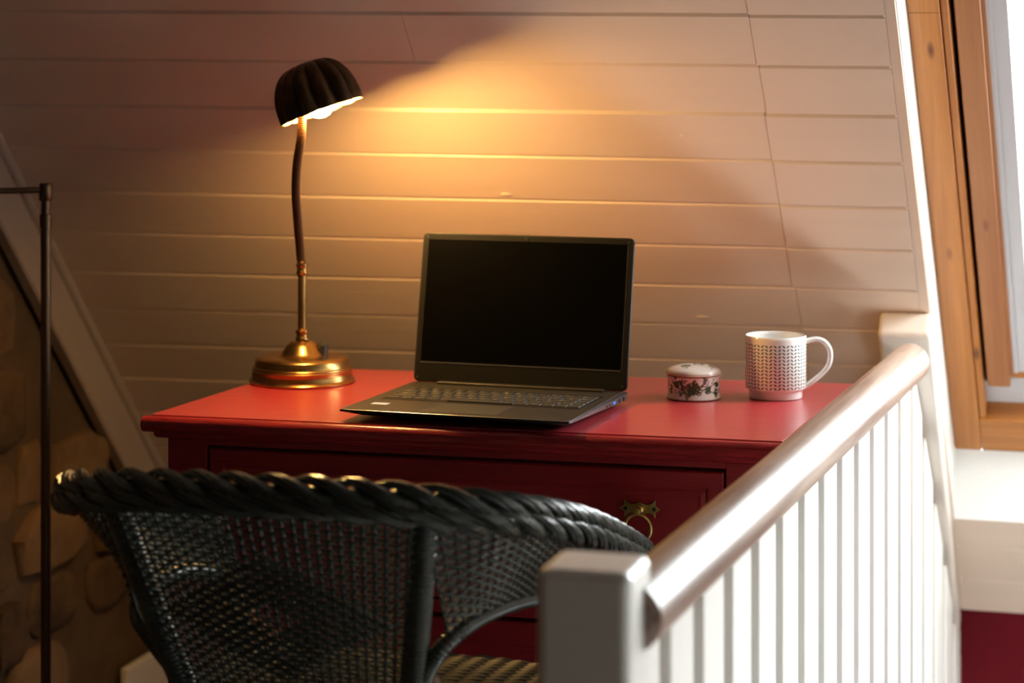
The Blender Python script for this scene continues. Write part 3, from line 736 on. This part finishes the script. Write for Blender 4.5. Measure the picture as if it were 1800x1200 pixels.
# ------------------------------------------------------------------ brass desk lamp
LC = Vector((-1.2035, 3.120, DT))
dl = thing('desk_lamp', 'brass gooseneck desk lamp with fluted dark shade, switched on', 'lamp'); dl.location = LC
m = MB()
m.lathe([(.074, 0), (.0790, .0012), (.0795, .0035), (.0775, .006), (.0760, .0065), (.0755, .012), (.0745, .0165), (.0752, .0178), (.0752, .0198), (.0735, .0212), (.0738, .0225), (.0732, .0240), (.0715, .0250), (.0700, .034), (.0685, .0365), (.064, .0385), (.050, .0395), (.040, .0385), (.0335, .0400), (.0290, .046), (.0230, .055), (.0170, .0605), (.0105, .0625)], (0, 0, 0), 72)
m.build('lamp_base', M['brass'], dl, smooth=True, angle=50)
m = MB(); m.lathe([(.0075, .062), (.0098, .0635), (.0100, .066), (.0085, .0675), (.0082, .0725), (.0098, .0745), (.0098, .077), (.0075, .0785), (.0062, .080)], (0, 0, 0), 28)
m.lathe([(.0062, .0795), (.0062, .163)], (0, 0, 0), 28)
m.lathe([(.0062, .160), (.0084, .162), (.0088, .165), (.0075, .167), (.0078, .172), (.0090, .1745), (.0090, .177), (.0070, .178)], (0, 0, 0), 28)
m.build('stem', M['brass'], dl, smooth=True, angle=50)
m = MB(); m.lathe([(.0085, 0), (.0085, .016), (.006, .0185), (.001, .019)], CR * .030 + CF * .004 + Vector((0, 0, .039)), 16); m.build('switch_knob', M['toggle'], dl, smooth=True)
# shade frame, seen from the camera: opening rises to the right and tips a little towards the viewer
UPV = Vector((0, 0, 1))
AX = (CR * -.345 + UPV * .93 + CF * .055).normalized()
AXX = (CR - AX * CR.dot(AX)).normalized(); AXY = AX.cross(AXX)
OC = Vector((-1.1095, 2.955, 1.1712)) - LC
neck = catmull([(0, 0, .176)] + [(-.002, 0, .185), (.002, -.015, .207), (.012, -.050, .248), (.025, -.090, .293), (.041, -.125, .336), (.059, -.155, .378)] + [tuple(OC + AX * .022 - AXX * .022), tuple(OC + AX * .045 - AXX * .010)], 14)
nk, ln = resample(neck, 300)
m = MB(); m.tube(nk, [(.0066 if (i % 3) else .0056) for i in range(300)], 14); m.build('gooseneck', M['bronze_neck'], dl, smooth=True, angle=70)
m = MB(); NF = 12; n = 120; rings = []
H_ = .072; R0 = .0605
def shade_ring(f_, inner):
    rr = R0 * (cos(f_ * pi / 2 * .97)) ** .62 ; zz = H_ * sin(f_ * pi / 2) ** 1.0
    out = []
    for k in range(n):
        a = 2 * pi * k / n; fl2 = abs(sin(NF * a / 2)); amp = .0070 * (1 - f_ ** 2.4) * (.55 + .45 * min(1, f_ / .25))
        r_ = rr - amp + amp * 1.55 * fl2 - (.0014 if inner else 0)
        sc = -.0012 * fl2 * (1 - f_) ** 4
        p = OC + AXX * (r_ * cos(a)) + AXY * (r_ * sin(a)) + AX * (zz + sc - (.0014 if inner and f_ > .02 else 0)); out.append(p)
    return out
outer = [shade_ring(i / 18, False) for i in range(19)]; inner = [shade_ring(i / 18, True) for i in range(19)]
m.loft(outer, True, False, 0); m.add(outer[-1], [tuple(range(n))], 0)
m.loft(inner, True, False, 1); m.add(inner[-1], [tuple(range(n))], 1)
m.loft([outer[0], inner[0]], True, False, 0)
m.build('lamp_shade', [M['bronze'], M['shade_in']], dl, smooth=True, angle=50)
m = MB(); m.lathe([(.011, .030), (.013, .032), (.013, .058), (.009, .064)], OC, 20, frame=(AXX, AXY, AX)); m.build('bulb_socket', M['brass_dull'], dl, smooth=True)
m = MB(); m.lathe([(.001, -.0165), (.009, -.0148), (.0165, -.009), (.0205, .0), (.0205, .008), (.017, .018), (.012, .026), (.0115, .031)], OC + AX * .007, 24, frame=(AXX, AXY, AX)); m.build('light_bulb', M['bulb'], dl, smooth=True)

# ------------------------------------------------------------------ floor lamp
FX, FY = -1.607, 3.08
flp = thing('floor_lamp', 'slim dark metal floor lamp with swing arm by the stone wall', 'lamp'); flp.location = (FX, FY, FZ)
def zf(z_): return z_ - FZ
m = MB(); m.lathe([(.125, 0), (.130, .003), (.130, .016), (.122, .021), (.02, .026), (.012, .034)], (0, 0, 0), 48); m.build('base', M['steel_dark'], flp, smooth=True)
m = MB(); m.lathe([(.0078, .03), (.0078, zf(.992))], (0, 0, 0), 24); m.build('pole', M['steel_dark'], flp, smooth=True)
m = MB(); m.lathe([(.0078, zf(.985)), (.0093, zf(.986)), (.0093, zf(1.006)), (.0068, zf(1.007)), (.0068, zf(1.030))], (0, 0, 0), 24)
m.build('collar', M['steel_dark'], flp, smooth=True, angle=40)
m = MB(); m.lathe([(.0095, zf(1.027)), (.0103, zf(1.028)), (.0103, zf(1.052)), (.0095, zf(1.054))], (0, 0, 0), 24); m.build('pivot_cap', M['steel_dark'], flp, smooth=True, angle=40)
AD = Vector((-.047, -.0327, 0)).normalized()
m = MB(); m.tube([AD * .008 + Vector((0, 0, zf(1.0435))), AD * .17 + Vector((0, 0, zf(1.0435)))], .0048, 14); m.build('swing_arm', M['steel_dark'], flp, smooth=True)
m = MB(); e_ = AD * .172; m.lathe([(.008, zf(1.03)), (.009, zf(1.032)), (.009, zf(1.055)), (.007, zf(1.057))], e_, 18); m.build('arm_joint', M['steel_dark'], flp, smooth=True)
ad2 = Vector((.35, -.93, 0)).normalized()
m = MB(); m.tube([e_ + ad2 * .006 + Vector((0, 0, zf(1.0435))), e_ + ad2 * .20 + Vector((0, 0, zf(1.0435)))], .0048, 12); m.build('swing_arm', M['steel_dark'], flp, smooth=True)
m = MB(); m.lathe([(.016, zf(1.06)), (.022, zf(1.055)), (.055, zf(.985)), (.0535, zf(.985)), (.02, zf(1.05))], e_ + ad2 * .215, 32); m.build('lamp_shade', M['steel_dark'], flp, smooth=True)

# ------------------------------------------------------------------ wicker tub chair
ch = thing('wicker_chair', 'dark green wicker tub chair with braided rim in front of the chest', 'chair')
CXC = -.876
rimp = [(-.592, 2.70, .625), (-.580, 2.56, .668), (-.581, 2.42, .714), (-.592, 2.31, .748), (-.628, 2.21, .776), (-.70, 2.152, .792), (-.79, 2.128, .799), (-.876, 2.12, .800),
        (-.962, 2.128, .798), (-1.052, 2.150, .790), (-1.122, 2.21, .772), (-1.158, 2.31, .746), (-1.170, 2.42, .714), (-1.172, 2.56, .668), (-1.160, 2.70, .625)]
rim, RL = resample(catmull(rimp, 16), 361)
def arc(u): 
    f_ = max(0, min(1, u)) * 360; i = min(359, int(f_)); return rim[i].lerp(rim[i + 1], f_ - i)
def arcframe(u):
    t = (arc(u + .004) - arc(u - .004)).normalized(); c = Vector((CXC, 2.5, 0)); p = arc(u)
    o = Vector((t.y, -t.x, 0)).normalized()
    if o.dot(Vector((p.x - CXC, p.y - 2.55, 0))) < 0: o = -o
    up = t.cross(o); up = up if up.z > 0 else -up
    return p, t, o, up
m = MB(); m.tube(rim[::4], .0125, 10); core = m.build('braided_rim', M['chair'], ch, smooth=True)
NP = 38; R1 = .0135
for row in range(2):
    for k in range(-1, NP + 1):
        m = MB(); u0 = (k + .5 * row) / NP
        for sst in range(5):
            path = []; rad = []
            for q_ in range(9):
                f_ = q_ / 8
                u = u0 + (f_ - .5) * 2.3 / NP + (sst - 2) * .0061 / RL
                if u < .001 or u > .999: continue
                p, t, o, up = arcframe(u)
                a = radians((-10 + f_ * 150) if row == 0 else (-95 + f_ * 125))      # angle from outward, over the top
                if row == 1: a = radians(-105 + f_ * 130)
                e2 = (sst - 2) / 2; rr = R1 + .0095 * sin(pi * f_) ** .9 - .003 + .0050 * (1 - e2 * e2) + .0022 * e2 - .002
                path.append(p + o * (rr * cos(a)) + up * (rr * sin(a) * 1.0)); rad.append(.0028 * (.55 + .45 * min(1, 3 * f_, 3 * (1 - f_))))
            if len(path) > 3: m.tube(path, rad, 6)
        if m.v: m.build('braid_bundle', M['chair'], core, smooth=True)
# rear posts, wrapped in cane
def wrapped(path, r, name, pitch=.0042, mt=None):
    P, L_ = resample(catmull(path, 12), max(8, int(sum((Vector(a) - Vector(b_)).length for a, b_ in zip(path, path[1:])) / (pitch / 3))))
    m = MB(); m.tube(P, [r * (1.03 if i % 3 else .86) for i in range(len(P))], 14); return m.build(name, mt or M['chair'], ch, smooth=True, angle=80)
PX = .176
for sx in (-1, 1):
    top = Vector((CXC + sx * PX, 2.163, .785)); bot = Vector((CXC + sx * (PX - .060), 2.285, .47)); fl3 = Vector((CXC + sx * (PX - .035), 2.24, FZ))
    wrapped([top, top.lerp(bot, .5), bot, bot.lerp(fl3, .3) + Vector((0, .01, 0)), fl3], .0145, 'rear_leg', .0056)
# lower border of each arm panel, running down into the rear leg
def mirror(p, sx): return Vector((CXC + sx * (p[0] - CXC), p[1], p[2]))
bord = [(-.742, 2.268, .555), (-.722, 2.238, .600), (-.697, 2.238, .634), (-.676, 2.30, .648), (-.657, 2.43, .636), (-.638, 2.56, .606), (-.632, 2.67, .570)]
for sx in (1, -1):
    wrapped([mirror(p, sx) for p in bord], .0098, 'arm_border', .0050)
    wrapped([mirror((-.600, 2.70, .622), sx), mirror((-.630, 2.68, .46), sx), mirror((-.645, 2.66, .25), sx), mirror((-.640, 2.68, FZ), sx)], .0135, 'front_leg')
wrapped([(-.742, 2.268, .555), (-.735, 2.262, .585)], .021, 'joint_wrap', .0042)
# seat ring
SZ = .475
seatp = []
for k in range(49):
    a = 2 * pi * k / 48
    seatp.append(Vector((CXC + .232 * abs(cos(a)) ** .75 * (1 if cos(a) > 0 else -1), 2.495 + .205 * abs(sin(a)) ** .75 * (1 if sin(a) > 0 else -1), SZ)))
m = MB(); m.tube(seatp, .0125, 10, caps=False); m.build('seat_ring', M['chair'], ch, smooth=True)
# seat weave
m = MB()
ny = 46
for i in range(ny):
    yy = 2.30 + .39 * i / (ny - 1); hb = abs((yy - 2.495) / .205)
    if hb >= 1: continue
    hx = .232 * (1 - hb ** (2 / .75)) ** (.75 / 2); ns = int(hx * 2 / .0036)
    path = [(CXC - hx + 2 * hx * j / ns, yy, SZ + .012 + .0020 * sin(pi * (CXC - hx + 2 * hx * j / ns) / .0259 + pi * (i % 2)) + .012 * (1 - hb * hb)) for j in range(ns + 1)]
    m.tube(path, .0034, 5, caps=False)
for j in range(18):
    x = CXC - .22 + .44 * j / 17
    m.tube([(x, 2.30 + .39 * q_ / 8, SZ + .010 + .012 * (1 - ((q_ - 4) / 4.1) ** 2)) for q_ in range(9)], .0022, 5, caps=False)
o_ = m.build('seat_weave', M['seatm'], ch, smooth=True); o_['kind'] = 'stuff'
# woven back and arm panels: stakes with wefts passing in front of and behind them
def uof(x, side):   # rim parameter whose point has the given |x| offset on the back
    best = min(range(361), key=lambda i: abs(rim[i].x - (CXC + side * x)) + (10 if rim[i].y > 2.22 else 0)); return best / 360
uR, uL = uof(PX, 1), uof(PX, -1)
def backsurf(s_, v):      # s 0..1 from the right post to the left post, v 0 at rim .. 1 at seat
    p = arc(uR + (uL - uR) * s_) - Vector((0, 0, .010)); w_ = 2 * s_ - 1
    q_ = Vector((CXC - w_ * (PX - .060), 2.285 - .010 * (1 - w_ * w_), SZ))
    return p.lerp(q_, v)
def armsurf(sx):
    bp2 = resample(catmull(bord[2:], 12), 101)[0]
    def fn(s_, v):
        u = (uR * (1 - s_) + .012 * s_) if sx > 0 else (uL * (1 - s_) + .988 * s_)
        p = arc(u) - Vector((0, 0, .010)); f_ = s_ * 100; i = min(99, int(f_))
        q_ = mirror(bp2[i].lerp(bp2[i + 1], f_ - i), sx); return p.lerp(q_, v)
    return fn
def weave(fn, ns, nr, name, dense=None, rw=.00195):
    m = MB(); sub = 4
    def nrm(s_, v):
        e = .01; a = fn(min(1, s_ + e), v) - fn(max(0, s_ - e), v); b2 = fn(s_, min(1, v + e)) - fn(s_, max(0, v - e)); return a.cross(b2).normalized()
    for r_ in range(nr):
        v = (r_ + .5) / nr; path = []; rad = []
        for j in range(ns * sub // 2 + 1):
            s_ = j / (ns * sub // 2); ph = s_ * ns * pi + pi * (r_ % 2)
            d = dense(s_, v) if dense else 0
            path.append(fn(s_, v) + nrm(s_, v) * (.0022 * cos(ph))); rad.append(rw * (1.55 if d else 1.0))
        m.tube(path, rad, 4, caps=False)
    for k in range(ns + 1):
        s_ = k / ns; m.tube([fn(s_, j / 10) for j in range(11)], .0019, 5, caps=False)
    o = m.build(name, M['chair'], ch, smooth=True, angle=180); o['kind'] = 'stuff'; return o
weave(backsurf, 29, 56, 'back_weave', lambda s_, v: abs(s_ - .5) / .42 + abs(v - .42) / .24 < 1 and not (abs(s_ - .5) / .10 + abs(v - .42) / .07 < 1))
for sx in (1, -1):
    weave(armsurf(sx), 36, 23, 'arm_weave', None, .0024)
bpy.context.view_layer.update()
